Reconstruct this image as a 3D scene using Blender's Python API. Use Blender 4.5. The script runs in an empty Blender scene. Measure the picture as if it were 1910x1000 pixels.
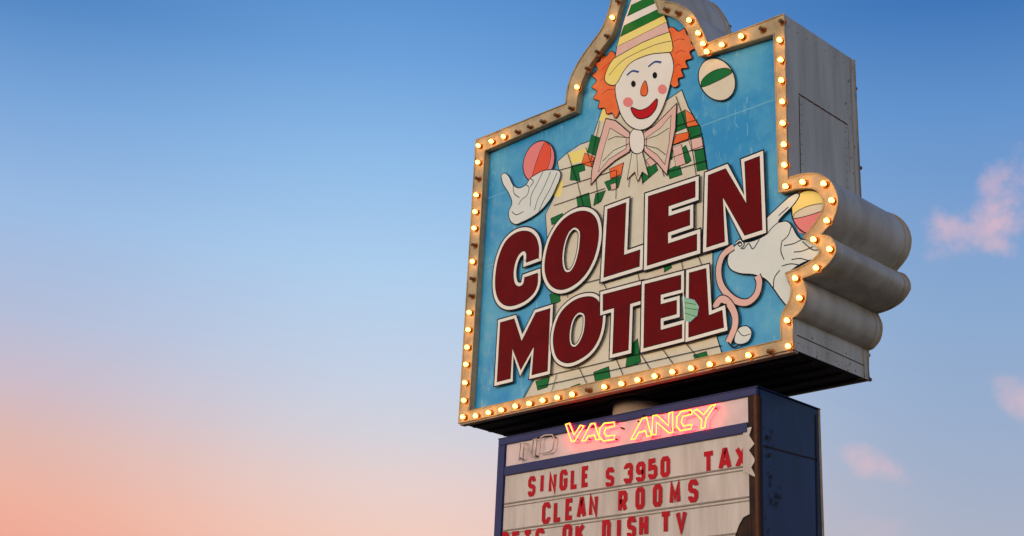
import bpy, bmesh, math, random
from mathutils import Vector, Matrix, noise
from mathutils.geometry import tessellate_polygon
random.seed(4)
sc = bpy.context.scene
sc.view_settings.view_transform = 'Standard'
sc.view_settings.look = 'None'
sc.view_settings.exposure = 0

# ------------------------------------------------------------------ survey
# The camera was solved from the vanishing points of the sign box; the world
# axes are the sign's own: x along the face, y into the box, z up.
F = 2590.0
Zc = Vector((335, 6828, -2590)).normalized()
Yc = Vector((2906, -1123, -2590)); Yc = (Yc - Yc.dot(Zc) * Zc).normalized()
Xc = Yc.cross(Zc).normalized()
RM = Matrix((Xc, Yc, Zc))
C = Vector((0, -13.0, 1.6))
def ray(px, py):
    return RM @ Vector((px - 955.0, 500.0 - py, -F))
def P3(px, py, y=0.0):
    d = ray(px, py); t = (y - C.y) / d.y
    return C + d * t
def U(px, py, y=0.0):
    p = P3(px, py, y); return (p.x, p.z)
def V(px, py, x):
    d = ray(px, py); t = (x - C.x) / d.x
    p = C + d * t; return (p.y, p.z)
C.x -= P3(1200, 755, 0.8).x
XR = U(1467, 29)[0]
DEP = V(1593, 117, XR)[0]
PX = 0.0082   # metres per traced unit on the face

# ------------------------------------------------------------------ materials
def lin(c):
    return tuple(((v/255.0)/12.92 if v/255.0 <= 0.04045 else (((v/255.0)+0.055)/1.055)**2.4) for v in c)
def new_mat(name):
    m = bpy.data.materials.new(name); m.use_nodes = True
    nt = m.node_tree
    return m, nt, nt.nodes['Principled BSDF']
def paint(name, srgb, rough=0.5, grime=0.25, gcol=(120, 105, 80), scale=2.5, metal=0.0, streak=False, bump=0.0, specks=0.0, speckcol=(220,220,205), spec=0.25):
    m, nt, b = new_mat(name)
    L = nt.links; N = nt.nodes
    tc = N.new('ShaderNodeTexCoord'); mp = N.new('ShaderNodeMapping')
    L.new(tc.outputs['Object'], mp.inputs['Vector'])
    if streak: mp.inputs['Scale'].default_value = (3.0, 3.0, 0.35)
    n = N.new('ShaderNodeTexNoise'); n.inputs['Scale'].default_value = scale
    n.inputs['Detail'].default_value = 9; n.inputs['Roughness'].default_value = 0.62
    L.new(mp.outputs['Vector'], n.inputs['Vector'])
    r = N.new('ShaderNodeValToRGB')
    r.color_ramp.elements[0].position = 0.40; r.color_ramp.elements[0].color = (0, 0, 0, 1)
    r.color_ramp.elements[1].position = 0.70; r.color_ramp.elements[1].color = (grime, grime, grime, 1)
    L.new(n.outputs['Fac'], r.inputs['Fac'])
    mx = N.new('ShaderNodeMix'); mx.data_type = 'RGBA'
    mx.inputs[6].default_value = (*lin(srgb), 1); mx.inputs[7].default_value = (*lin(gcol), 1)
    L.new(r.outputs['Color'], mx.inputs[0])
    out = mx.outputs[2]
    if specks > 0:
        n2 = N.new('ShaderNodeTexNoise'); n2.inputs['Scale'].default_value = 7
        n2.inputs['Detail'].default_value = 12; n2.inputs['Roughness'].default_value = 0.75
        mp2 = N.new('ShaderNodeMapping'); mp2.inputs['Scale'].default_value = (1.6, 1.0, 0.4)
        mp2.inputs['Rotation'].default_value = (0, 0.25, 0)
        L.new(tc.outputs['Object'], mp2.inputs['Vector']); L.new(mp2.outputs['Vector'], n2.inputs['Vector'])
        r2 = N.new('ShaderNodeValToRGB')
        r2.color_ramp.elements[0].position = 0.57; r2.color_ramp.elements[0].color = (0, 0, 0, 1)
        r2.color_ramp.elements[1].position = 0.70; r2.color_ramp.elements[1].color = (specks,)*3 + (1,)
        L.new(n2.outputs['Fac'], r2.inputs['Fac'])
        m2 = N.new('ShaderNodeMix'); m2.data_type = 'RGBA'
        L.new(out, m2.inputs[6]); m2.inputs[7].default_value = (*lin(speckcol), 1)
        L.new(r2.outputs['Color'], m2.inputs[0]); out = m2.outputs[2]
    L.new(out, b.inputs['Base Color'])
    b.inputs['Roughness'].default_value = rough; b.inputs['Metallic'].default_value = metal
    b.inputs['Specular IOR Level'].default_value = spec
    if bump > 0:
        bp = N.new('ShaderNodeBump'); bp.inputs['Strength'].default_value = bump; bp.inputs['Distance'].default_value = 0.02
        L.new(n.outputs['Fac'], bp.inputs['Height']); L.new(bp.outputs['Normal'], b.inputs['Normal'])
    return m
def glow(name, col, s):
    m, nt, b = new_mat(name)
    b.inputs['Base Color'].default_value = (*[min(1, c) for c in col], 1)
    b.inputs['Emission Color'].default_value = (*col, 1)
    b.inputs['Emission Strength'].default_value = s
    return m

M = {}
M['blue'] = paint('sign_face_blue', (34, 146, 206), 0.35, 0.75, (116, 200, 222), 0.75, specks=0.5, speckcol=(170, 226, 232), bump=0.05)
M['cream'] = paint('costume_cream', (224, 222, 200), 0.5, 0.45, (206, 180, 150), 1.6, spec=.1)
M['white'] = paint('art_white', (240, 238, 228), 0.5, 0.25, (215, 205, 180), 2.0, spec=.1)
M['glove'] = paint('glove_white', (226, 234, 228), 0.5, 0.35, (190, 212, 208), 2.0, spec=.1)
M['black'] = paint('art_black', (16, 16, 18), 0.5, 0.2, (50, 42, 42), spec=.08)
M['red'] = paint('letter_red', (108, 7, 11), 0.5, 0.5, (78, 9, 12), 4, specks=0.16, speckcol=(168, 50, 46), spec=.05)
M['green'] = paint('art_green', (8, 108, 50), 0.5, 0.4, (50, 134, 78), spec=.1)
M['orange'] = paint('art_orange', (240, 106, 46), 0.5, 0.5, (244, 158, 104), spec=.1)
M['pink'] = paint('art_pink', (232, 196, 184), 0.5, 0.4, (225, 164, 150), spec=.1)
M['yellow'] = paint('art_yellow', (248, 232, 130), 0.5, 0.4, (240, 222, 170), spec=.1)
M['nred'] = paint('art_red', (196, 14, 18), 0.4, 0.2, (150, 14, 14), spec=.1)
M['salmon'] = paint('art_salmon', (236, 84, 54), 0.4, 0.3, (230, 120, 96), spec=.1)
M['bpink'] = paint('art_ball_pink', (236, 140, 138), 0.4, 0.3, (230, 120, 110), spec=.1)
M['navy'] = paint('art_navy', (34, 76, 146), 0.4, 0.2, (60, 90, 140), spec=.1)
M['mint'] = paint('patch_mint', (146, 200, 164), 0.4, 0.35, (110, 170, 134), 8)
M['hatgreen'] = paint('hat_green', (14, 112, 36), 0.4, 0.3, (60, 140, 60), spec=.1)
M['seam'] = paint('face_seam', (120, 195, 220), 0.4, 0.5, (50, 120, 150), 3)
M['frame'] = paint('frame_cream', (190, 172, 134), 0.5, 0.6, (124, 104, 74), 5, bump=0.15)
M['metal'] = paint('cabinet_white_metal', (196, 194, 180), 0.42, 0.6, (142, 132, 112), 1.3, streak=True, bump=0.06, specks=.12, speckcol=(110, 90, 70))
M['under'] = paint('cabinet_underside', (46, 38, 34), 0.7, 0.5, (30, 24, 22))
M['lip'] = paint('underside_lip', (170, 150, 130), 0.6, 0.5, (110, 90, 70))
M['trim'] = paint('frame_trim', (176, 160, 126), 0.45, 0.5, (110, 95, 70), 5)
M['seamline'] = paint('seam_joint_dark', (62, 56, 50), 0.8, 0.5, (100, 60, 40), 8)  # dark joint colour of the flank seams, mottled rusty
M['rust'] = paint('rust', (96, 58, 38), 0.8, 0.6, (60, 40, 30), 9)
M['mblue'] = paint('marquee_blue', (24, 38, 98), 0.4, 0.4, (18, 26, 60), 3)
M['mside'] = paint('marquee_side_blue', (18, 54, 98), 0.35, 0.65, (10, 26, 50), 1.4, streak=True, bump=0.1, specks=.2, speckcol=(70, 84, 96))
M['mpanel'] = paint('marquee_panel', (210, 200, 190), 0.4, 0.6, (156, 144, 134), 1.8, streak=True)
M['npanel'] = paint('neon_panel', (222, 204, 204), 0.5, 0.5, (180, 160, 156), 2.5)
M['rail'] = paint('letter_rail', (140, 132, 126), 0.35, 0.4, (100, 90, 84), 4)
M['mred'] = paint('marquee_letter_red', (186, 10, 30), 0.4, 0.4, (146, 14, 26), 5, spec=.1)
M['dark'] = paint('broken_interior', (36, 26, 22), 0.8, 0.5, (84, 52, 36), 6)
M['pole'] = paint('pole_paint', (200, 178, 158), 0.5, 0.4, (130, 104, 84), 2)
M['socket_halo'] = paint('socket_halo_brass', (156, 92, 36), 0.4, 0.3, (80, 50, 24), 8)  # socket colour, shared with the halo discs added behind the bulbs
M['bulb'] = glow('bulb_lit', (1.0, 0.40, 0.042), 21.0)
M['bulboff'] = paint('bulb_unlit_glass', (112, 86, 58), 0.12, 0.4, (40, 28, 20), 14, spec=.5)
M['neon'] = glow('neon_red_rim', (1.0, 0.012, 0.035), 15.0)  # emissive red tube, doubles as the halo rim around the yellow core
M['neoncore'] = glow('neon_core', (1.0, 0.66, 0.03), 1.5)
M['tube'] = paint('neon_unlit_glass', (200, 188, 172), 0.15, 0.3, (120, 100, 90), 8, spec=.5)
M['desert'] = paint('desert_gravel', (150, 128, 100), 0.95, 0.7, (104, 88, 66), 0.3, bump=0.4)
M['asphalt'] = paint('asphalt', (64, 62, 60), 0.9, 0.5, (84, 80, 74), 0.8, bump=0.2)
M['hill'] = paint('hill_scrub', (118, 96, 84), 0.95, 0.7, (84, 74, 66), 0.004)
M['concrete'] = paint('concrete', (150, 146, 138), 0.9, 0.4, (110, 104, 96), 3)
M['line'] = paint('painted_line', (200, 198, 190), 0.8, 0.5, (120, 116, 110), 4)

# ------------------------------------------------------------------ helpers
def link(ob, parent=None):
    sc.collection.objects.link(ob)
    if parent: ob.parent = parent
    return ob
def mesh_obj(name, verts, faces, mat, parent=None, smooth=False):
    me = bpy.data.meshes.new(name); me.from_pydata([tuple(v) for v in verts], [], faces); me.update()
    me.materials.append(mat)
    if smooth:
        for p in me.polygons: p.use_smooth = True
    return link(bpy.data.objects.new(name, me), parent)
def empty(name):
    e = bpy.data.objects.new(name, None); e.empty_display_size = 0.5
    return link(e)
def box(name, x0, x1, y0, y1, z0, z1, mat, parent, bev=0.0):
    bm = bmesh.new(); bmesh.ops.create_cube(bm, size=1)
    for v in bm.verts:
        v.co = Vector(((x0+x1)/2 + v.co.x*(x1-x0), (y0+y1)/2 + v.co.y*(y1-y0), (z0+z1)/2 + v.co.z*(z1-z0)))
    if bev: bmesh.ops.bevel(bm, geom=bm.edges[:], offset=bev, segments=2, affect='EDGES')
    me = bpy.data.meshes.new(name); bm.to_mesh(me); bm.free(); me.materials.append(mat)
    return link(bpy.data.objects.new(name, me), parent)
def tube(name, paths, r, mat, parent, cyclic=False, res=3):
    cu = bpy.data.curves.new(name, 'CURVE'); cu.dimensions = '3D'; cu.bevel_depth = r; cu.bevel_resolution = res
    for pts in paths:
        sp = cu.splines.new('POLY'); sp.points.add(len(pts)-1)
        for i, p in enumerate(pts): sp.points[i].co = (*p, 1)
        sp.use_cyclic_u = cyclic
    cu.materials.append(mat)
    return link(bpy.data.objects.new(name, cu), parent)
def cat(pts, closed=True, n=6):
    out = []; N = len(pts)
    rng = range(N if closed else N-1)
    for i in rng:
        if closed: p0, p1, p2, p3 = pts[(i-1) % N], pts[i], pts[(i+1) % N], pts[(i+2) % N]
        else: p0, p1, p2, p3 = pts[max(i-1, 0)], pts[i], pts[i+1], pts[min(i+2, N-1)]
        for k in range(n):
            t = k/n
            out.append(tuple(0.5*((2*p1[j]) + (-p0[j]+p2[j])*t + (2*p0[j]-5*p1[j]+4*p2[j]-p3[j])*t*t + (-p0[j]+3*p1[j]-3*p2[j]+p3[j])*t**3) for j in range(len(p1))))
    if not closed: out.append(tuple(pts[-1]))
    return out

# painter: thin painted/vinyl layers stacked on a flat panel
class Painter:
    def __init__(s, y0, step, tag, parent):
        s.y = y0; s.step = step; s.b = {}; s.tag = tag; s.parent = parent; s.y0 = y0
    def _b(s, m): return s.b.setdefault(m, ([], []))
    def uv(s, pts): return [U(a, b, s.y0) for a, b in pts]
    def fillp(s, loops, m):
        s.y -= s.step
        vs, fs = s._b(m); o = len(vs)
        L = [[Vector((x, z, 0)) for x, z in lp] for lp in loops]
        for lp in L: vs.extend([(v.x, s.y, v.y) for v in lp])
        for t in tessellate_polygon(L): fs.append(tuple(o+i for i in t))
    def fill(s, pts, m, holes=()):
        s.fillp([s.uv(pts)] + [s.uv(h) for h in holes], m)
    def strokep(s, P, w, m, closed=False):
        Q = [P[0]]
        for p in P[1:]:
            if (p[0]-Q[-1][0])**2 + (p[1]-Q[-1][1])**2 > 1e-8: Q.append(p)
        if closed and (Q[0][0]-Q[-1][0])**2 + (Q[0][1]-Q[-1][1])**2 < 1e-8: Q.pop()
        P = [Vector(p) for p in Q]; n = len(P); h = w/2
        s.y -= s.step
        vs, fs = s._b(m); o = len(vs)
        for i in range(n):
            a = P[i-1] if (closed or i > 0) else None
            c = P[(i+1) % n] if (closed or i < n-1) else None
            d1 = (P[i]-a).normalized() if a is not None else None
            d2 = (c-P[i]).normalized() if c is not None else None
            if d1 is None: d1 = d2
            if d2 is None: d2 = d1
            n1 = Vector((-d1.y, d1.x)); n2 = Vector((-d2.y, d2.x))
            mm = n1+n2
            mm = n1 if mm.length < 1e-4 else mm.normalized()
            k = min(1/max(mm.dot(n1), 0.1), 2.2)
            for sg in (1, -1):
                q = P[i] + mm*(h*k*sg); vs.append((q.x, s.y, q.y))
        for i in range(n if closed else n-1):
            j = (i+1) % n
            fs.append((o+2*i, o+2*j, o+2*j+1, o+2*i+1))
    def stroke(s, pts, w, m='black', closed=False):
        s.strokep(s.uv(pts), w*PX, m, closed)
    def shape(s, pts, m, w=1.5, smooth=True, n=5, ol='black'):
        q = cat(pts, True, n) if smooth else pts
        s.fill(q, m)
        if w: s.stroke(q, w, ol, True)
    def disc(s, cx, cy, rx, ry, m, w=0):
        s.shape([(cx+rx*math.cos(t*math.pi/12), cy+ry*math.sin(t*math.pi/12)) for t in range(24)], m, w, False)
    def done(s):
        for m, (vs, fs) in s.b.items():
            mesh_obj(s.tag + '_' + m, vs, fs, M[m], s.parent)

# ------------------------------------------------------------------ main cabinet
sign = empty('motel_sign')
# (outer x,y, inner x,y, corner)
CTL = [
 (861,791,880,768,1),(889,265,909,283,1),(1060,196,1078,210,1),
 (1066,158,1085,168,0),(1083,120,1101,130,0),(1106,86,1123,98,0),(1128,55,1146,66,0),(1141,20,1158,24,0),
 (1147,-10,1166,-8,0),(1153,-45,1172,-38,0),(1172,-76,1184,-58,0),(1205,-72,1201,-54,0),(1228,-44,1214,-34,0),(1239,-12,1223,-6,0),
 (1245,6,1234,26,1),(1270,12,1260,34,0),(1296,28,1281,50,0),(1312,55,1294,76,0),(1324,84,1309,108,1),
 (1467,29,1448,66,1),(1474.5,336,1458,362,1),
 (1500,328,1494,354,0),(1532,328,1520,354,0),(1556,345,1536,366,0),(1567,374,1541,386,0),(1560,408,1530,412,0),
 (1535,441,1504,446,1),(1555,447,1524,457,0),(1564,469,1534,472,0),(1550,494,1520,488,0),(1526,511,1496,502,0),
 (1500,521,1470,512,1),(1509,545,1481,538,0),(1505,572,1478,562,0),(1490,592,1466,584,0),
 (1480,606,1461,600,1),(1483,657,1463,636,1)]
corn = [i for i, c in enumerate(CTL) if c[4]]
samp = []
for k, i in enumerate(corn):
    j = corn[(k+1) % len(corn)]
    seg = CTL[i:j+1] if j > i else CTL[i:] + CTL[:j+1]
    seg = [tuple(map(float, c[:4])) for c in seg]
    if len(seg) == 2:
        samp.append(seg[0])
    else:
        samp += cat(seg, False, 7)[:-1]
outer = [list(U(s[0], s[1])) for s in samp]
inner = [list(U(s[2], s[3])) for s in samp]
XL = outer[0][0]; ZB = (outer[0][1])
for o in outer:
    if abs(o[0]-XR) < 0.06: o[0] = XR
    if abs(o[0]-XL) < 0.08: o[0] = XL
    if o[1] < ZB+0.12: o[1] = ZB
n = len(outer)
YF = -0.05; YP = 0.05
vs = []; fs = []
for (x, z), (a, b) in zip(outer, inner):
    vs += [(x, YF, z), (a, YF, b), (a, YP+0.03, b)]
for i in range(n):
    j = (i+1) % n
    fs.append((3*i, 3*j, 3*j+1, 3*i+1)); fs.append((3*i+1, 3*j+1, 3*j+2, 3*i+2))
mesh_obj('bulb_frame', vs, fs, M['frame'], sign)
vs = []; fs = []
for (x, z), (a, b) in zip(outer, inner):
    vs += [(x, DEP, z), (a, DEP, b), (a, DEP-0.08, b)]
for i in range(n):
    j = (i+1) % n
    fs.append((3*i, 3*j, 3*j+1, 3*i+1)); fs.append((3*i+1, 3*j+1, 3*j+2, 3*i+2))
mesh_obj('bulb_frame_rear', vs, fs, M['frame'], sign)
vs = []; fs_s = []; fs_u = []
for x, z in outer: vs += [(x, YF, z), (x, DEP, z)]
for i in range(n):
    j = (i+1) % n
    f = (2*i, 2*i+1, 2*j+1, 2*j)
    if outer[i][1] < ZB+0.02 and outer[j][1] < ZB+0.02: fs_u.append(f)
    else: fs_s.append(f)
me = mesh_obj('cabinet_sides', vs, fs_s, M['metal'], sign)
for p in me.data.polygons: p.use_smooth = True
bm = bmesh.new(); bm.from_mesh(me.data)
for e in bm.edges:
    if len(e.link_faces) == 2 and e.calc_face_angle(0) > math.radians(28): e.smooth = False
bm.to_mesh(me.data); bm.free()
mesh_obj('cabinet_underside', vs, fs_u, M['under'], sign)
def flat(name, pts, y, mat):
    L = [Vector((a, b, 0)) for a, b in pts]
    return mesh_obj(name, [(a, y, b) for a, b in pts], [tuple(t) for t in tessellate_polygon([L])], mat, sign)
flat('sign_face', inner, YP, M['blue'])
flat('sign_face_rear', inner, DEP-0.05, M['blue'])
tube('frame_edge_trim', [[(x, YF-0.004, z) for x, z in outer], [(a, YF-0.002, b) for a, b in inner]], 0.013, M['trim'], sign, True, 2)
tube('rear_edge_trim', [[(x, DEP, z) for x, z in outer]], 0.02, M['trim'], sign, True, 2)
tube('mid_seam_trim', [[(x + (0.003 if x > 0 else -0.003), DEP*0.93, z) for x, z in outer]], 0.008, M['trim'], sign, True, 1)
box('underside_lip', XL+0.005, XR-0.005, YF+0.004, YF+0.11, ZB-0.03, ZB-0.003, M['lip'], sign, 0.005)
for k in range(5):
    yy = 0.14 + k*(DEP-0.3)/4
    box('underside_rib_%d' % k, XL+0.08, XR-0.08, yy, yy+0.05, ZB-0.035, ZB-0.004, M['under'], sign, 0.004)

# flank seams and rivets, on the plane x = XR
def side_strip(name, pts, w, mat, x):
    vs = []; fs = []
    for a, b in zip(pts[:-1], pts[1:]):
        A = Vector(V(*a, x)); B = Vector(V(*b, x)); d = (B-A).normalized(); nn = Vector((-d.y, d.x))*w/2
        o = len(vs)
        for q in (A+nn, B+nn, B-nn, A-nn): vs.append((x+0.005, q.x, q.y))
        fs.append((o, o+1, o+2, o+3))
    mesh_obj(name, vs, fs, mat, sign)
side_strip('access_panel_seam_top', [(1489,175),(1581,233)], 0.018, M['rust'], XR)
side_strip('access_panel_seam_side', [(1490,180),(1493,330)], 0.013, M['seamline'], XR)
side_strip('access_panel_seam_far', [(1581,236),(1585,322)], 0.009, M['trim'], XR)
side_strip('access_panel_seam_low', [(1486,625),(1612,682)], 0.010, M['seamline'], XR)
vs = []; fs = []
for (a, b) in [((1492,178),(1580,232)), ((1494,195),(1496,325)), ((1470,50),(1590,128)), ((1577,245),(1581,350)),((1489,640),(1613,700))]:
    for t in range(8):
        tt = t/7; py_, pz_ = V(a[0]+(b[0]-a[0])*tt, a[1]+(b[1]-a[1])*tt, XR)
        o = len(vs); r = 0.012
        for k in range(6): vs.append((XR+0.002, py_+r*math.cos(k*1.047), pz_+r*math.sin(k*1.047)))
        vs.append((XR+0.014, py_, pz_))
        for k in range(6): fs.append((o+k, o+(k+1) % 6, o+6))
mesh_obj('flank_rivets', vs, fs, M['trim'], sign)
vs = []; fs = []
for k in range(34):
    px, py = (1586+random.uniform(-9, 9), random.uniform(130, 350)) if k < 22 else (1490+random.uniform(0, 100), random.uniform(600, 680))
    if k >= 22: py = 590 + (px-1485)*0.5 + random.uniform(8, 60)
    yy, zz = V(px, py, XR); o = len(vs); r = random.uniform(.006, .018); m_ = 7
    if yy > DEP-.03: continue
    for q in range(m_):
        rr = r*random.uniform(.5, 1.2); vs.append((XR+0.004, yy+rr*math.cos(q*6.283/m_)*.6, zz+rr*1.5*math.sin(q*6.283/m_)))
    fs.append(tuple(range(o, o+m_)))
mesh_obj('paint_chips', vs, fs, M['rust'], sign)

# ------------------------------------------------------------------ bulbs
lit = [(888,776),(912,770),(936,765),(962,758),(988,753),(1013,747),(1040,742),(1068,736),(1128,722),(1160,716),(1190,709),(1222,702),(1255,694),(1290,687),(1325,680),(1360,671),(1397,663),(1471,646),
 (892,303),(889,364),(887,395),(885,426),(882,488),(876,583),(874,615),(872,648),(870,680),(868,714),(866,747),(864,778),
 (893,272),(917,264),(940,255),(1077,163),(1143,33),(1286,38),(1303,62),(1312,82),(1319,97),(1347,84),(1383,68),
 (1455,75),(1457,112),(1458,150),(1460,190),(1461,230),(1463,270),(1464,308),(1466,348),(1498,340),(1537,343),(1552,374),(1543,412),(1548,465),(1523,500),(1484,519),(1492,556),(1469,598),(1518,447)]
unlit = [(1096,728),(1435,656),(890,333),(883,457),(880,520),(878,552),(964,246),(987,237),(1011,227),(1037,215),(1064,202),(1095,128),(1114,97),(1131,67),(1152,3),(1158,-30),(1175,-62),(1200,-62),(1222,-38),(1232,-8),(1241,18),(1263,24),(1420,54),(1457,40)]
def bulbs(name, pts, mat, r, yc=-0.108, sgn=-1):
    bm = bmesh.new()
    for (px, py) in pts:
        x, z = U(px, py, -0.1)
        g = bmesh.ops.create_uvsphere(bm, u_segments=12, v_segments=8, radius=r)
        for v in g['verts']:
            k = v.co.copy()
            t = (k.z/r)
            s = 0.82 + 0.18*t if t < 0.2 else 1
            v.co = Vector((x + k.x*s, yc + sgn*k.z*1.25, z + k.y*s))
    me = bpy.data.meshes.new(name); bm.to_mesh(me); bm.free(); me.materials.append(mat)
    for p in me.polygons: p.use_smooth = True
    return link(bpy.data.objects.new(name, me), sign)
bulbs('bulbs_lit', lit, M['bulb'], 0.032)
bulbs('bulbs_unlit', unlit, M['bulboff'], 0.032)
bulbs('bulbs_rear', (lit+unlit)[1::4], M['bulboff'], 0.03, DEP+0.06, 1)
bm = bmesh.new()
for (px, py) in lit+unlit:
    x, z = U(px, py, -0.1)
    for (r1, r2, y1, y2) in ((0.022, 0.026, -0.052, -0.082), (0.050, 0.050, -0.049, -0.056)):  # socket, then a wide reflector disc added to give an orange halo
        g = bmesh.ops.create_cone(bm, cap_ends=True, segments=12, radius1=r1, radius2=r2, depth=1)
        for v in g['verts']:
            k = v.co.copy(); yy = y1 + (k.z+0.5)*(y2-y1)
            v.co = Vector((x+k.x, yy, z+k.y))
me = bpy.data.meshes.new('bulb_sockets_halo_discs'); bm.to_mesh(me); bm.free(); me.materials.append(M['socket_halo'])
link(bpy.data.objects.new('bulb_sockets_halo_discs', me), sign)

# ------------------------------------------------------------------ artwork
A = Painter(YP, 0.00018, 'art', sign)
A.stroke([(1262,252),(1449,184)], 1.6, 'seam'); A.stroke([(904,372),(955,354)], 1.6, 'seam'); A.stroke([(898,500),(930,490)], 1.5, 'seam')
# scratches and peeled slivers
for k in range(26):
    cx, cy = random.choice([(random.uniform(905,935), random.uniform(300,740)), (random.uniform(1300,1445), random.uniform(120,300)), (random.uniform(960,1090), random.uniform(230,300)), (random.uniform(1400,1450), random.uniform(560,640))])
    ln = random.uniform(6, 26)
    A.stroke([(cx, cy), (cx+random.uniform(-3, 3), cy+ln*.5), (cx+random.uniform(-5, 5), cy+ln)], random.uniform(.5, 1.4), 'seam')
bodyL = [(1126,196),(1112,238),(1104,262),(1082,270),(1058,286),(1040,302),(1046,330),(1038,360),(1018,400),(1020,430),(1030,560),(1018,640),(1002,700),(976,746),(1060,729),(1200,700),(1350,668),(1338,630),(1330,560),(1330,420),(1322,330),(1312,262),(1304,234),(1284,200),(1272,168),(1240,190)]
A.fill(bodyL, 'cream'); A.stroke(bodyL[:14], 1.6); A.stroke(bodyL[16:], 1.6)
for q in [[(1060,287),(1094,276),(1096,300),(1066,306)], [(1126,200),(1140,212),(1130,226),(1118,226)], [(1030,336),(1052,338),(1046,368),(1034,366)]]:
    A.fill(q, 'yellow')
greens = [[(1104,252),(1121,258),(1113,292),(1096,284)],[(1262,214),(1279,205),(1283,238),(1258,248)],[(1283,238),(1306,234),(1310,256),(1288,262)],
 [(1296,282),(1313,277),(1319,316),(1301,320)],[(1066,310),(1090,304),(1092,318),(1080,322),(1083,338),(1064,336)],[(1076,368),(1099,360),(1103,386),(1080,398)],
 [(1128,340),(1160,328),(1154,350),(1136,356)],[(1196,322),(1222,302),(1228,318),(1200,342)],[(1246,318),(1268,306),(1273,326),(1250,334)],
 [(1028,408),(1050,398),(1052,410),(1030,420)],[(1238,470),(1252,466),(1253,500),(1240,508)],[(1026,550),(1044,545),(1046,562),(1030,570)],
 [(1172,652),(1190,632),(1196,676),(1168,686)],[(1108,695),(1136,684),(1140,709),(1112,716)],[(1294,663),(1318,656),(1323,670),(1300,676)],
 [(1000,712),(1026,703),(1022,722),(1004,728)],[(1066,722),(1082,716),(1086,722),(1070,727)],[(1130,356),(1122,376),(1108,384),(1112,362)],[(1272,278),(1280,272),(1290,300),(1282,306)],[(1240,262),(1256,276),(1254,298),(1240,292)]]
oranges = [[(1256,272),(1284,262),(1288,246),(1262,252)],[(1092,286),(1110,294),(1104,312),(1086,306)],[(1138,316),(1164,304),(1160,326),(1140,334)],
 [(1206,300),(1228,284),(1234,300),(1214,312)],[(1283,238),(1279,205),(1292,214),(1304,234)],[(1113,292),(1121,258),(1130,262),(1122,300)],[(1286,262),(1310,256),(1313,277),(1292,282)]]
for q in greens: A.shape(q, 'green', 1.0, False)
for i, q in enumerate(oranges): A.shape(q, 'orange' if i in (0, 1, 2, 4) else 'pink', 1.0, False)
for q in [[(1256,276),(1272,270),(1280,306),(1262,312)],[(1078,386),(1086,384),(1090,400),(1080,402)],[(1140,345),(1150,342),(1152,352),(1142,356)]]:
    A.shape(q, 'pink', 0.8, False)
for l in [[(1094,276),(1112,330),(1118,380)],[(1060,287),(1078,340),(1098,420)],[(1044,318),(1120,298)],[(1050,350),(1150,318)],[(1034,384),(1130,352)],
          [(1262,180),(1290,262),(1300,330)],[(1250,240),(1302,224)],[(1254,272),(1312,250)],[(1240,300),(1316,272)],[(1244,322),(1320,300)],
          [(1120,226),(1104,300)],[(1152,318),(1150,372)],[(1180,300),(1174,350)],[(1196,290),(1200,345)],[(1228,285),(1240,330)],
          [(1184,480),(1196,530)],[(1120,516),(1136,545)],[(1062,530),(1060,556)],[(1270,475),(1276,505)],[(1040,700),(1030,733)],[(1080,684),(1100,724)],
          [(1150,668),(1166,706)],[(1196,660),(1218,694)],[(1236,650),(1262,686)],[(1280,640),(1310,676)],[(1020,702),(1360,622)],[(1006,722),(1348,645)],[(1030,600),(1000,700),(976,746)],[(1300,470),(1312,498)],[(1146,505),(1330,450)],[(1046,540),(1240,492)]]:
    A.stroke(l, 1.2)
# plain bow
A.shape([(1132,222),(1150,226),(1176,248),(1180,262),(1176,284),(1150,300),(1124,322),(1104,346),(1106,318),(1118,272)], 'pink', 2.0, False)
A.shape([(1200,250),(1222,236),(1248,210),(1264,194),(1262,240),(1252,290),(1246,328),(1228,306),(1204,284)], 'pink', 2.0, False)
A.shape([(1140,240),(1170,258),(1170,278),(1138,298),(1118,322),(1130,272)], 'cream', 1.2, False)
A.shape([(1208,258),(1234,240),(1254,216),(1250,270),(1242,308),(1228,290),(1208,276)], 'cream', 1.2, False)
for l in [[(1178,258),(1150,256),(1136,262)],[(1178,268),(1146,282),(1126,302)],[(1204,262),(1228,254),(1250,240)],[(1204,272),(1228,278),(1244,290)]]:
    A.stroke(l, 1.4)
A.shape([(1181,286),(1200,284),(1212,330),(1200,322),(1192,340),(1186,322),(1172,336)], 'cream', 1.5, False)
A.stroke([(1190,288),(1192,330)], 1.2)
A.shape([(1180,246),(1192,240),(1202,250),(1204,270),(1200,284),(1188,288),(1179,280),(1176,262)], 'white', 1.8)
# curly hair
A.shape([(1150,104),(1141,97),(1133,106),(1123,103),(1122,115),(1111,119),(1117,131),(1106,141),(1115,152),(1106,164),(1116,172),(1109,185),(1120,190),(1118,203),(1130,203),(1134,214),(1144,212),(1150,222),(1158,206),(1154,180),(1152,140)], 'orange', 1.5, True, 4)
A.shape([(1246,60),(1257,52),(1268,60),(1279,54),(1284,66),(1296,68),(1291,81),(1300,90),(1289,98),(1293,110),(1281,115),(1285,128),(1273,130),(1277,144),(1267,148),(1268,160),(1258,164),(1250,150),(1246,110)], 'orange', 1.5, True, 4)
for l in [[(1146,118),(1126,130)],[(1146,142),(1122,152)],[(1148,168),(1124,178)],[(1258,80),(1280,76)],[(1262,102),(1280,98)],[(1262,126),(1272,124)]]:
    A.stroke(cat([l[0], ((l[0][0]+l[1][0])/2, (l[0][1]+l[1][1])/2-4), l[1]], False, 4), 1.2, 'nred')
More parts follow.
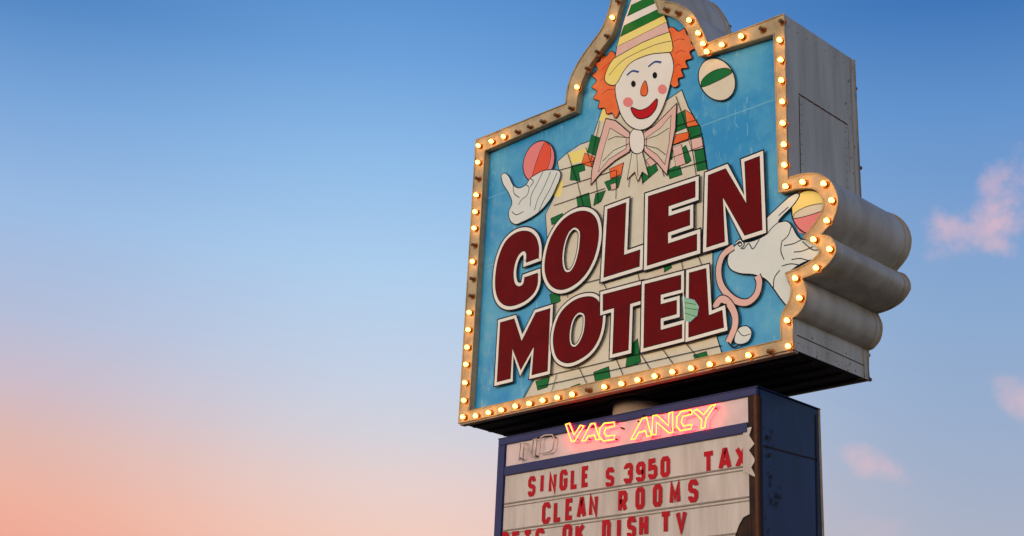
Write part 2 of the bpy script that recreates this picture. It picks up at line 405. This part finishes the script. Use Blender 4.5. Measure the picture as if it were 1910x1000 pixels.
# head of a plain juggler figure: oval face, dot eyes, simple smile
A.shape([(1152,150),(1162,124),(1180,106),(1206,92),(1234,88),(1252,100),(1259,124),(1254,152),(1246,182),(1234,212),(1216,236),(1196,244),(1176,236),(1162,218),(1154,194),(1150,172)], 'white', 1.8)
A.shape([(1150,108),(1176,93),(1202,80),(1228,69),(1248,60),(1254,70),(1257,96),(1240,100),(1220,102),(1200,108),(1180,118),(1166,134),(1152,158),(1140,160),(1130,150),(1136,128)], 'yellow', 1.8, True, 4)
A.stroke(cat([(1138,142),(1162,116),(1194,98),(1228,84),(1254,78)], False), 1.2)
A.shape([(1153,88),(1176,77),(1200,65),(1224,53),(1246,42),(1251,61),(1226,70),(1200,81),(1176,94),(1150,109)], 'pink', 1.5, False)
A.shape([(1153,88),(1166,40),(1182,-6),(1198,-40),(1206,-42),(1224,-8),(1237,18),(1246,42),(1224,53),(1200,65),(1176,77)], 'white', 1.6, False)
def lerp(p, q, t): return (p[0]+(q[0]-p[0])*t, p[1]+(q[1]-p[1])*t)
A.fill([(1153,88),lerp((1153,88),(1198,-40),.14),lerp(lerp((1153,88),(1198,-40),.14),lerp((1246,42),(1206,-42),.14),.5),lerp((1246,42),(1206,-42),.14),(1246,42),(1224,53),(1200,65),(1176,77)], 'yellow')
for t0, t1 in ((.14,.30),(.44,.60),(.74,.95)):
    l0, l1, r0, r1 = lerp((1153,88),(1198,-40),t0), lerp((1153,88),(1198,-40),t1), lerp((1246,42),(1206,-42),t0), lerp((1246,42),(1206,-42),t1)
    A.shape([l0, lerp(l0,r0,.5), r0, r1, lerp(l1,r1,.5), l1], 'hatgreen', 1.0, False)
A.disc(1200, -46, 9, 9, 'nred', 1.4)
A.disc(1184, 158, 4.2, 6, 'black'); A.disc(1224, 142, 4.2, 6, 'black')
A.stroke(cat([(1172,142),(1182,134),(1194,136)], False), 3.4, 'navy'); A.stroke(cat([(1212,126),(1224,117),(1236,118)], False), 3.4, 'navy')
A.disc(1174, 192, 9, 9, 'bpink'); A.disc(1238, 168, 8, 9, 'bpink')
A.shape([(1198,168),(1206,152),(1211,170),(1207,180),(1199,179)], 'orange', 1.4)
A.shape([(1180,202),(1196,207),(1212,201),(1228,186),(1226,204),(1213,219),(1196,223),(1185,216)], 'nred', 1.8)
# juggling balls
def ball(cx, cy, rx, ry, tilt, base, bands):
    c, s_ = math.cos(tilt), math.sin(tilt)
    def pt(u, v): return (cx + rx*u*c - ry*v*s_, cy + rx*u*s_ + ry*v*c)
    pts = [pt(math.cos(t*math.pi/18), math.sin(t*math.pi/18)) for t in range(36)]
    A.fill(pts, base)
    for (k0, k1, m) in bands:
        up = []; lo = []
        for i in range(15):
            u = -1 + 2*i/14; w = math.sqrt(max(0, 1-u*u))
            up.append(pt(u, k0*w)); lo.append(pt(u, k1*w))
        lp = up + lo[::-1][1:-1]
        A.fill(lp, m); A.stroke(up, 1.2); A.stroke(lo, 1.2)
    A.stroke(pts, 2.0, 'black', True)
ball(1340, 150, 33, 41, -0.45, 'cream', [(-0.42, 0.08, 'green')])
ball(1008, 303, 40, 28, 1.9, 'bpink', [(-0.7, 0.15, 'salmon')])
# left glove: thumb and four fingers
A.shape([(938,330),(944,324),(952,330),(960,346),(971,352),(984,346),(992,334),(1004,326),(1016,320),(1030,318),(1046,320),(1048,332),(1040,352),(1030,372),(1014,392),(996,406),(976,416),(964,420),(954,412),(952,396),(958,380),(952,362),(942,346)], 'glove', 1.8, True, 4)
for l in [[(1016,322),(1004,346),(994,366),(992,386)],[(1030,322),(1018,350),(1006,374),(1000,394)],[(1042,324),(1030,352),(1016,378),(1008,396)],[(984,346),(990,352),(986,366),(976,374),(970,384)],[(960,346),(962,362),(972,370)],[(958,396),(966,402),(980,396)],[(992,334),(998,340),(992,350)]]:
    A.stroke(cat(l, False), 1.5)
# right glove
A.fill([(1484,366),(1496,358),(1520,356),(1540,366),(1546,384),(1536,412),(1514,440),(1494,436),(1482,414),(1478,388)], 'bpink')
ball(1516, 398, 36, 42, -0.3, 'bpink', [(-1.0, -0.3, 'yellow'), (-0.3, 0.1, 'cream')])
A.shape([(1366,470),(1380,456),(1404,452),(1424,444),(1434,436),(1428,424),(1432,410),(1450,392),(1474,370),(1490,362),(1494,368),(1482,386),(1462,406),(1456,416),(1470,414),(1480,422),(1490,440),(1500,448),(1524,450),(1534,462),(1546,468),(1536,482),(1512,488),(1494,496),(1478,508),(1472,520),(1484,548),(1486,568),(1476,576),(1460,560),(1446,540),(1430,522),(1408,514),(1384,512),(1366,504),(1360,488)], 'glove', 2.0, True, 4)
for l in [[(1456,416),(1444,426),(1436,436)],[(1480,422),(1474,440),(1462,452)],[(1500,448),(1484,456),(1466,460)],[(1520,462),(1500,470),(1484,472)],[(1512,488),(1496,484),(1480,486)],[(1494,496),(1478,494),(1462,498)],[(1462,452),(1460,470),(1466,486)],[(1380,458),(1390,466),(1400,456),(1408,466),(1420,448)],[(1446,540),(1448,520),(1458,506)],[(1474,388),(1456,404)],[(1500,452),(1520,468),(1536,466)]]:
    A.stroke(cat(l, False), 1.6)
def ribbon(pts, w, m):
    q = cat(pts, False, 6)
    A.stroke(q, w+3.5, 'black'); A.stroke(q, w, m)
ribbon([(1372,462),(1352,478),(1344,506),(1350,536),(1372,560),(1396,566),(1414,552),(1420,530),(1416,516)], 10, 'pink')
ribbon([(1336,576),(1348,560),(1362,566),(1374,588),(1374,612),(1362,640)], 11, 'pink')
A.shape([(1376,624),(1384,612),(1398,610),(1406,622),(1400,638),(1386,644),(1374,640)], 'glove', 1.6)
A.stroke(cat([(1380,618),(1390,628),(1404,624)], False), 1.3); A.stroke(cat([(1362,640),(1372,650),(1384,644)], False), 2.4)
ribbon([(1376,456),(1384,450),(1390,458),(1384,464)], 2, 'glove')

# lettering
def letter(outr, holes=(), so=True, sh=True, fat=1.0):
    o = cat(outr, True, 5) if so else outr
    hs = [cat(h, True, 6) if sh else h for h in holes]
    ow, iw = 20.5*fat, 15.5*fat
    A.stroke(o, ow, 'black', True)
    A.stroke(o, iw, 'white', True)
    for h in hs:
        A.stroke(h, 13*fat, 'black', True); A.stroke(h, 9.5*fat, 'white', True)
    A.fill(o, 'black', hs)
    A.stroke(o, 3.0*fat, 'black', True)
    for h in hs: A.stroke(h, 3.0*fat, 'black', True)
    A.fill(o, 'red', hs)
Cpts = cat([(1008,482),(1008,462),(1002,444),(988,434),(968,436),(948,452),(935,480),(929,512),(929,542),(936,562),(950,571),(968,569),(986,560),(1000,546),(1006,530),(1006,512)], False, 4) + \
       cat([(983,520),(980,532),(972,537),(964,532),(961,516),(963,496),(970,478),(980,469),(986,474),(986,490)], False, 4)
letter(Cpts, so=False)
Oo = [(1183,440),(1186,410),(1180,386),(1164,374),(1142,376),(1118,392),(1099,420),(1089,452),(1087,484),(1096,508),(1114,518),(1136,512),(1158,494),(1174,468)]
Oh = [(1152,430),(1152,410),(1142,402),(1130,412),(1121,436),(1118,464),(1122,484),(1132,487),(1142,474),(1149,452)]
letter([(x-66, y+23) for x, y in Oo], [[(x-66, y+23) for x, y in Oh]])
letter([(1138,393),(1171,381),(1167,479),(1197,469),(1196,498),(1131,518)], so=False)
letter([(1214,369),(1300,341),(1300,369),(1250,386),(1250,407),(1290,394),(1290,421),(1249,435),(1249,458),(1303,440),(1303,468),(1212,496)], so=False)
letter([(1326,330),(1357,318),(1397,384),(1394,305),(1420,295),(1425,430),(1394,440),(1352,368),(1355,452),(1323,462)], so=False)
# MOTEL
letter([(938,604),(963,597),(977,640),(1004,586),(1030,578),(1025,693),(997,700),(1001,646),(976,690),(960,650),(956,707),(932,713)], so=False, fat=.9)
letter([(1127,608),(1127,580),(1116,560),(1098,556),(1074,564),(1052,584),(1040,612),(1037,642),(1044,668),(1062,678),(1084,672),(1106,656),(1120,634)],
       [[(1096,606),(1095,588),(1084,584),(1073,596),(1067,618),(1067,642),(1075,650),(1085,642),(1093,624)]], fat=.9)
letter([(1130,552),(1199,534),(1199,562),(1179,568),(1176,654),(1148,661),(1151,575),(1130,581)], so=False, fat=.9)
letter([(1208,533),(1274,516),(1274,541),(1236,551),(1236,571),(1266,563),(1266,587),(1236,595),(1236,619),(1276,608),(1276,632),(1206,650)], so=False, fat=.9)
letter([(1291,512),(1321,504),(1326,592),(1351,582),(1354,612),(1290,630)], so=False, fat=.9)
A.shape([(1277,556),(1300,562),(1308,574),(1305,590),(1292,602),(1282,600)], 'mint', 1.0, False, ol='seam')
for l in [[(1280,566),(1303,570)],[(1281,576),(1306,580)],[(1282,586),(1302,592)]]: A.stroke(l, 1.0, 'green')
A.stroke([(1279,540),(1282,600)], 2.0, 'white')
A.done()

# ------------------------------------------------------------------ pole
def cyl(name, x, y, z0, z1, r, mat, parent, seg=32):
    bm = bmesh.new(); g = bmesh.ops.create_cone(bm, cap_ends=True, segments=seg, radius1=r, radius2=r, depth=z1-z0)
    for v in bm.verts: v.co += Vector((x, y, (z0+z1)/2))
    for f in bm.faces: f.smooth = len(f.verts) == 4
    me = bpy.data.meshes.new(name); bm.to_mesh(me); bm.free(); me.materials.append(mat)
    return link(bpy.data.objects.new(name, me), parent)
cyl('pole', 0, 0.72, 0.0, ZB-0.001, 0.36, M['pole'], sign)
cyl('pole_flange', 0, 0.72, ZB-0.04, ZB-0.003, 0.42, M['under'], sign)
cyl('pole_base_plate', 0, 0.72, 0.30, 0.34, 0.6, M['under'], sign)
box('pole_footing', -0.8, 0.8, -0.08, 1.52, -0.2, 0.3, M['concrete'], sign, 0.03)

# ------------------------------------------------------------------ marquee
mq = empty('letter_board_sign')
YM = 0.12
mx0 = U(930, 812, YM)[0]; mx1 = U(1411, 722, YM)[0]
mz1 = U(930, 820, YM)[1]; mz0 = U(1100, 1150, YM)[1]
md = V(1527, 763, mx1)[0]
def mX(px, py): return U(px, py, YM)[0]
def mZ(px, py): return U(px, py, YM)[1]
px0 = mX(939, 900); px1 = mX(1394, 800)
zn1 = mZ(938, 830); zn0 = mZ(938, 871); zl1 = mZ(936, 888)
g = 0.003
box('cabinet_shell', mx0, mx1, YM+0.06, md, mz0, mz1, M['mside'], mq, 0.01)
box('frame_top', mx0, mx1, YM, YM+0.057, zn1, mz1, M['mblue'], mq, 0.006)
box('frame_left', mx0, px0-g, YM, YM+0.057, mz0, zn1-g, M['mblue'], mq, 0.006)
box('frame_divider', px0, px1, YM, YM+0.057, zl1, zn0, M['mblue'], mq, 0.006)
box('frame_bottom', px0, px1, YM, YM+0.057, mz0, mz0+0.1, M['mblue'], mq, 0.006)
box('exposed_channel', px1+g, mx1-0.05, YM+0.01, YM+0.057, mz0, zn1-g, M['dark'], mq, 0.004)
box('corner_angle', mx1-0.047, mx1+0.004, YM-0.006, YM+0.057, mz0, zn1-g, M['rust'], mq, 0.006)
box('neon_panel', px0+g, px1-g, YM+0.03, YM+0.056, zn0+g, zn1-g, M['npanel'], mq)
box('letter_panel', px0+g, px1-g, YM+0.03, YM+0.056, mz0+0.1+g, zl1-g, M['mpanel'], mq)
box('cap_flashing', mx0-0.01, mx1+0.02, YM-0.004, md+0.02, mz1+0.002, mz1+0.016, M['mblue'], mq, 0.004)
def mside(name, pts, w, mat):
    vs = []; fs = []
    for a, b in zip(pts[:-1], pts[1:]):
        A_ = Vector(V(*a, mx1)); B_ = Vector(V(*b, mx1)); d = (B_-A_).normalized(); nn = Vector((-d.y, d.x))*w/2
        o = len(vs)
        for q in (A_+nn, B_+nn, B_-nn, A_-nn): vs.append((mx1+0.006, q.x, q.y))
        fs.append((o, o+1, o+2, o+3))
    mesh_obj(name, vs, fs, mat, mq)
mside('side_seam_upper', [(1424,832),(1524,858)], 0.02, M['under'])
mside('side_edge_near', [(1418,740),(1422,1080)], 0.05, M['under'])
mside('side_edge_far', [(1521,774),(1525,1060)], 0.03, M['under'])
tube('side_edge_bead', [[(mx1, md, mz0), (mx1, md, mz1)]], 0.018, M['trim'], mq, False, 2)
vs = []; fs = []
for k in range(40):
    px, py = random.uniform(1424, 1440), random.uniform(760, 1000)
    if k > 30: px, py = 1452+random.uniform(-10, 10), 925+random.uniform(-20, 20)
    yy, zz = V(px, py, mx1); o = len(vs); r = random.uniform(.006, .018); m_ = 9
    for q in range(m_):
        rr = r*random.uniform(.3, 1.3); vs.append((mx1+0.009+k*.0002, yy+rr*math.cos(q*6.283/m_)*.8, zz+rr*2.6*math.sin(q*6.283/m_)))
    fs.append(tuple(range(o, o+m_)))
mesh_obj('side_paint_loss', vs, fs, M['dark'], mq)
for (lx, ly) in [(936, 940), (934, 990), (932, 1046)]:
    z = mZ(lx, ly)
    box('letter_rail_%d' % ly, px0+0.01, px1-0.01, YM+0.016, YM+0.028, z-0.010, z+0.010, M['rail'], mq, 0.003)
    box('letter_rail_low_%d' % ly, px0+0.01, px1-0.01, YM+0.020, YM+0.028, z-0.050, z-0.038, M['rail'], mq, 0.002)
K = Painter(YM+0.006, 0.0015, 'broken_acrylic', mq)
K.fill([(1386,800),(1404,796),(1399,812),(1409,828),(1399,840),(1411,858),(1403,872),(1413,892),(1397,884),(1386,880)], 'mpanel')
K.fill([(1372,1002),(1380,980),(1388,966),(1402,960),(1402,1040),(1376,1040)], 'dark')
K.stroke([(1372,1002),(1380,980),(1388,966),(1400,960)], 2.5, 'black')
K.stroke([(1404,796),(1399,812),(1409,828),(1399,840),(1411,858),(1403,872),(1413,892)], 2.0, 'dark')
K.done()

# letters: stroke glyphs on a unit cell (0..1, 0..1)
c = .22
G = {
'S': [[(1,.78),(1,1-c*.6),(1-c,1),(c,1),(0,1-c*.6),(0,.62),(c,.53),(1-c,.47),(1,.38),(1,c*.6),(1-c,0),(c,0),(0,c*.6),(0,.22)]],
'I': [[(.5,0),(.5,1)]],
'N': [[(0,0),(0,1),(1,0),(1,1)]],
'G': [[(1,.76),(1,1-c*.6),(1-c,1),(c,1),(0,1-c*.6),(0,c*.6),(c,0),(1-c,0),(1,c*.6),(1,.46),(.55,.46)]],
'L': [[(0,1),(0,0),(.95,0)]],
'E': [[(.95,1),(0,1),(0,0),(.95,0)],[(0,.52),(.8,.52)]],
'3': [[(0,.8),(0,1-c*.6),(c,1),(1-c,1),(1,1-c*.6),(1,.62),(.8,.53),(.4,.53)],[(.8,.53),(1,.44),(1,c*.6),(1-c,0),(c,0),(0,c*.6),(0,.2)]],
'9': [[(1,.48),(c,.48),(0,.58),(0,1-c*.6),(c,1),(1-c,1),(1,1-c*.6),(1,c*.6),(1-c,0),(c,0),(0,c*.6),(0,.2)]],
'5': [[(.95,1),(.05,1),(.05,.56),(.8,.6),(1,.5),(1,c*.6),(1-c,0),(c,0),(0,c*.6),(0,.2)]],
'0': [[(c,0),(1-c,0),(1,c*.6),(1,1-c*.6),(1-c,1),(c,1),(0,1-c*.6),(0,c*.6),(c,0)]],
'T': [[(-.05,1),(1.05,1)],[(.5,1),(.5,0)]],
'A': [[(-.05,0),(.42,1),(.58,1),(1.05,0)],[(.14,.3),(.86,.3)]],
'X': [[(0,0),(1,1)],[(0,1),(1,0)]],
'C': [[(1,.76),(1,1-c*.6),(1-c,1),(c,1),(0,1-c*.6),(0,c*.6),(c,0),(1-c,0),(1,c*.6),(1,.24)]],
'R': [[(0,0),(0,1),(1-c,1),(1,1-c*.6),(1,.6),(1-c,.5),(0,.5)],[(.55,.5),(1,0)]],
'M': [[(-.1,0),(-.1,1),(.5,.25),(1.1,1),(1.1,0)]],
'P': [[(0,0),(0,1),(1-c,1),(1,1-c*.6),(1,.58),(1-c,.46),(0,.46)]],
'K': [[(0,0),(0,1)],[(1,1),(0,.42)],[(.35,.62),(1,0)]],
'D': [[(0,0),(0,1),(1-c,1),(1,1-c*.6),(1,c*.6),(1-c,0),(0,0)]],
'H': [[(0,0),(0,1)],[(1,0),(1,1)],[(0,.5),(1,.5)]],
'V': [[(0,1),(.5,0),(1,1)]],
}
G['O'] = G['0']
T = Painter(YM+0.026, 0.0002, 'letters', mq)
def word(txt, xl, xr, yb, hpx=38, gap=.42):
    x0, z0 = U(xl, yb, YM); z1 = U(xl, yb-hpx, YM)[1]; h = z1-z0
    x1 = U(xr, yb - (xr-xl)*0.155, YM)[0]
    w = 0.062
    n = len(txt); cw = (x1-x0)/(n + (n-1)*gap)
    for i, ch in enumerate(txt):
        cx = x0 + i*cw*(1+gap) + random.uniform(-.006, .006); zz = z0 + random.uniform(-.010, .010)
        for pl in G[ch]:
            closed = pl[0] == pl[-1]
            pts = [(cx + w/2 + a*(cw-w), zz + w/2 + b*(h-w)) for a, b in pl]
            T.strokep(pts, w, 'mred', closed)
word('SINGLE', 981, 1097, 926, 38, .36); word('S', 1127, 1143, 909); word('3950', 1160, 1248, 903, 38, .32); word('TAX', 1308, 1393, 884, 42, .34)
word('CLEAN', 1008, 1113, 977, 40, .36); word('ROOMS', 1151, 1300, 956, 41, .85)
word('PETS', 930, 1012, 1032, 38, .34); word('OK', 1046, 1088, 1020, 40, .36); word('DISH', 1121, 1207, 1010, 41, .42); word('TV', 1229, 1279, 997, 42)
T.done()

# neon
def np(pts, y): return [tuple(P3(a, b, y)) for a, b in pts]
yn = YM-0.03
neon = [
 [(1056,792),(1063,790),(1072,812),(1083,794),(1090,795),(1073,823),(1067,824)],
 [(1086,823),(1103,791),(1110,790),(1120,820),(1113,821),(1110,812),(1098,814),(1094,822)],
 [(1148,795),(1146,788),(1128,790),(1120,800),(1119,815),(1126,823),(1146,820),(1148,812),(1132,814),(1128,808),(1131,799)],
 [(1178,820),(1199,781),(1207,779),(1216,813),(1208,815),(1205,804),(1193,807),(1186,819)],
 [(1217,811),(1219,776),(1227,775),(1248,795),(1249,771),(1256,769),(1256,807),(1249,808),(1226,788),(1225,811)],
 [(1292,773),(1291,765),(1272,768),(1264,778),(1263,795),(1270,804),(1290,800),(1292,792),(1276,795),(1272,788),(1275,777)],
 [(1294,768),(1301,764),(1314,774),(1328,757),(1336,755),(1318,782),(1316,798),(1309,800),(1310,783)]]
tube('neon_vacancy', [np(p, yn) for p in neon], 0.0125, M['neon'], mq, True, 2)
tube('neon_vacancy_core', [[(q[0], q[1]-0.010, q[2]) for q in np(p, yn)] for p in neon], 0.0098, M['neoncore'], mq, True, 2)  # second tube added in front so each stroke shows a hot yellow centre
off = [[(968,858),(971,826),(978,825),(992,844),(995,820),(1001,819),(998,851),(992,852),(977,834),(975,856)],
       [(1006,846),(1009,816),(1016,812),(1030,811),(1034,818),(1031,838),(1025,843)]]
tube('neon_no_unlit', [np(p, yn) for p in off], 0.011, M['tube'], mq, True, 2)
for k, (a, b) in enumerate([(970,855),(998,850),(1030,815),(1072,818),(1095,818),(1158,798),(1190,786),(1212,812),(1253,800),(1285,768),(1330,760),(1200,775),(1145,818)]):
    p = P3(a, b, yn)
    tube('neon_standoff_%d' % k, [[(p.x, yn, p.z), (p.x, YM+0.032, p.z)]], 0.012, M['under'], mq, False, 2)

# ------------------------------------------------------------------ land
def grid(name, x0, x1, y0, y1, nx, ny, z, mat, fn=None):
    vs = []; fs = []
    for j in range(ny+1):
        for i in range(nx+1):
            x = x0+(x1-x0)*i/nx; y = y0+(y1-y0)*j/ny
            vs.append((x, y, z + (fn(x, y) if fn else 0)))
    for j in range(ny):
        for i in range(nx):
            a = j*(nx+1)+i; fs.append((a, a+1, a+nx+2, a+nx+1))
    return mesh_obj(name, vs, fs, mat)
grid('ground', -6000, 6000, -6000, 6000, 20, 20, -0.05, M['desert'])
lot = empty('parking_lot')
a = grid('asphalt', -18, 26, -22, -3, 4, 4, -0.02, M['asphalt']); a.parent = lot
for k in range(8):
    o = box('bay_line_%d' % k, -14+k*2.8, -13.9+k*2.8, -9, -4, -0.018, -0.014, M['line'], lot)
box('kerb', -18, 26, -2.98, -2.83, -0.05, 0.12, M['concrete'], lot, 0.02)
vs = []; fs = []; NS = 220; rows = [(2600, 0), (3000, .55), (3400, 1), (4000, .4), (4600, 0)]
for k, (r, hh) in enumerate(rows):
    for i in range(NS):
        t = 2*math.pi*i/NS
        p = Vector((math.cos(t)*3, math.sin(t)*3, k*.4))
        h = 170*hh*(0.45+0.75*abs(noise.fractal(p*1.3, 0.9, 2.1, 5)))
        vs.append((r*math.cos(t), r*math.sin(t), -1 + h))
for k in range(len(rows)-1):
    for i in range(NS):
        j = (i+1) % NS; fs.append((k*NS+i, k*NS+j, (k+1)*NS+j, (k+1)*NS+i))
mesh_obj('hills', vs, fs, M['hill'])

# ------------------------------------------------------------------ sky
w = bpy.data.worlds.new('World'); sc.world = w; w.use_nodes = True
nt = w.node_tree; N = nt.nodes; L = nt.links
for n_ in list(N): N.remove(n_)
out = N.new('ShaderNodeOutputWorld'); bg = N.new('ShaderNodeBackground'); L.new(bg.outputs[0], out.inputs[0])
tc = N.new('ShaderNodeTexCoord'); sep = N.new('ShaderNodeSeparateXYZ')
L.new(tc.outputs['Generated'], sep.inputs[0])
def vdot(v):
    d = N.new('ShaderNodeVectorMath'); d.operation = 'DOT_PRODUCT'
    L.new(tc.outputs['Generated'], d.inputs[0]); d.inputs[1].default_value = v; return d.outputs['Value']
def mr(src, a, b, c_=0, d_=1, smooth=True):
    m = N.new('ShaderNodeMapRange'); m.interpolation_type = 'SMOOTHSTEP' if smooth else 'LINEAR'; m.clamp = True
    L.new(src, m.inputs['Value'])
    for nme, v in zip(('From Min', 'From Max', 'To Min', 'To Max'), (a, b, c_, d_)): m.inputs[nme].default_value = v
    return m.outputs['Result']
def math_(op, a, b):
    m = N.new('ShaderNodeMath'); m.operation = op
    for i, s in enumerate((a, b)):
        if isinstance(s, (int, float)): m.inputs[i].default_value = s
        else: L.new(s, m.inputs[i])
    return m.outputs[0]
def ramp(st):
    r = N.new('ShaderNodeValToRGB'); e = r.color_ramp.elements; r.color_ramp.interpolation = 'LINEAR'
    while len(e) > 1: e.remove(e[-1])
    for k, (p, col) in enumerate(st):
        x = e[0] if k == 0 else e.new(p)
        x.position = p; x.color = (*lin(col), 1)
    L.new(sep.outputs['Z'], r.inputs['Fac']); return r.outputs['Color']
def mixc(f, a, b):
    m = N.new('ShaderNodeMix'); m.data_type = 'RGBA'; L.new(f, m.inputs[0])
    for i, s in ((6, a), (7, b)):
        if isinstance(s, tuple): m.inputs[i].default_value = (*s, 1)
        else: L.new(s, m.inputs[i])
    return m.outputs[2]
rL = ramp([(0,(222,150,132)),(.14,(240,168,148)),(.17,(238,177,158)),(.21,(224,184,176)),(.25,(202,188,202)),(.29,(180,190,217)),(.36,(154,187,227)),(.43,(118,163,216)),(.49,(78,132,194)),(.60,(46,94,162)),(1,(24,56,118))])
rM = ramp([(0,(224,160,144)),(.166,(241,204,190)),(.2,(231,208,204)),(.2365,(212,210,219)),(.272,(198,209,228)),(.348,(174,206,237)),(.4185,(144,188,232)),(.4865,(108,160,218)),(.53,(88,144,206)),(.65,(50,100,170)),(1,(24,56,118))])
rR = ramp([(0,(190,166,166)),(.177,(170,178,198)),(.247,(154,174,204)),(.317,(140,170,208)),(.385,(122,160,208)),(.451,(98,146,204)),(.514,(64,118,184)),(.62,(42,90,156)),(1,(24,56,118))])
right = RM @ Vector((1, 0, 0)); 
az = vdot(tuple(right))
s1 = mixc(mr(az, -.36, -.07), rL, rM)
s2 = mixc(mr(az, -.07, .33), s1, rR)
# clouds
nz = N.new('ShaderNodeTexNoise'); nz.inputs['Scale'].default_value = 30; nz.inputs['Detail'].default_value = 9; nz.inputs['Roughness'].default_value = .58
L.new(tc.outputs['Generated'], nz.inputs['Vector'])
tot = None
for (cx, cy, rad, ax, amp) in [(1880,375,.066,(1,.75),.72),(1818,425,.036,(1,.0),.66),(1845,455,.026,(1,-.3),.6),(1640,872,.030,(1,-.5),.5),(1893,742,.030,(1,-.9),.5),(1650,985,.03,(1,-.2),.2),(880,910,.07,(1,0),.10)]:
    cdir = ray(cx, cy).normalized()
    a3 = (RM @ Vector((ax[0], ax[1], 0))).normalized(); b3 = cdir.cross(a3).normalized()
    du = math_('SUBTRACT', vdot(tuple(a3)), a3.dot(cdir)); dv = math_('SUBTRACT', vdot(tuple(b3)), 0.0)
    dd = math_('ADD', math_('POWER', math_('ABSOLUTE', math_('DIVIDE', du, rad), 0), 2), math_('POWER', math_('ABSOLUTE', math_('DIVIDE', dv, rad*.45), 0), 2))
    fr = vdot(tuple(cdir))
    val = math_('ADD', math_('MULTIPLY', math_('SUBTRACT', nz.outputs['Fac'], .5), 3.6), math_('SUBTRACT', .75, dd))
    k = math_('MULTIPLY', mr(val, -.2, 1.5, 0, amp), mr(fr, 0.9, .95))
    tot = k if tot is None else math_('MAXIMUM', tot, k)
s3 = mixc(tot, s2, lin((238, 192, 196)))
# afterglow behind the photographer, where the sun has just set
sd = Vector((0.0, -1, 0)).normalized()
gl = math_('MULTIPLY', mr(vdot(tuple(sd)), .1, .9), mr(sep.outputs['Z'], .8, .0))
gc = N.new('ShaderNodeMix'); gc.data_type = 'RGBA'; gc.blend_type = 'ADD'
gc.inputs[0].default_value = 1.0
gg = mixc(gl, (0, 0, 0), (1.75, 1.42, 1.0))
L.new(s3, gc.inputs[6]); L.new(gg, gc.inputs[7])
L.new(gc.outputs[2], bg.inputs['Color']); bg.inputs['Strength'].default_value = 1.0

sl = bpy.data.lights.new('afterglow_lamp', 'SUN'); sl.energy = 0.9; sl.angle = math.radians(10); sl.color = (1, .84, .62)  # added lamp brightening the sign front; the real one is already below the horizon
so = link(bpy.data.objects.new('afterglow_lamp', sl))
so.rotation_euler = Vector((0.25, 1, -0.16)).to_track_quat('-Z', 'Y').to_euler()

# ------------------------------------------------------------------ camera
cd = bpy.data.cameras.new('camera'); cam = bpy.data.objects.new('camera', cd); sc.collection.objects.link(cam)
cd.sensor_width = 36; cd.lens = F/1910*36; cd.clip_end = 20000; cd.clip_start = 0.1
cam.matrix_world = Matrix.Translation(C) @ RM.to_4x4()
sc.camera = cam
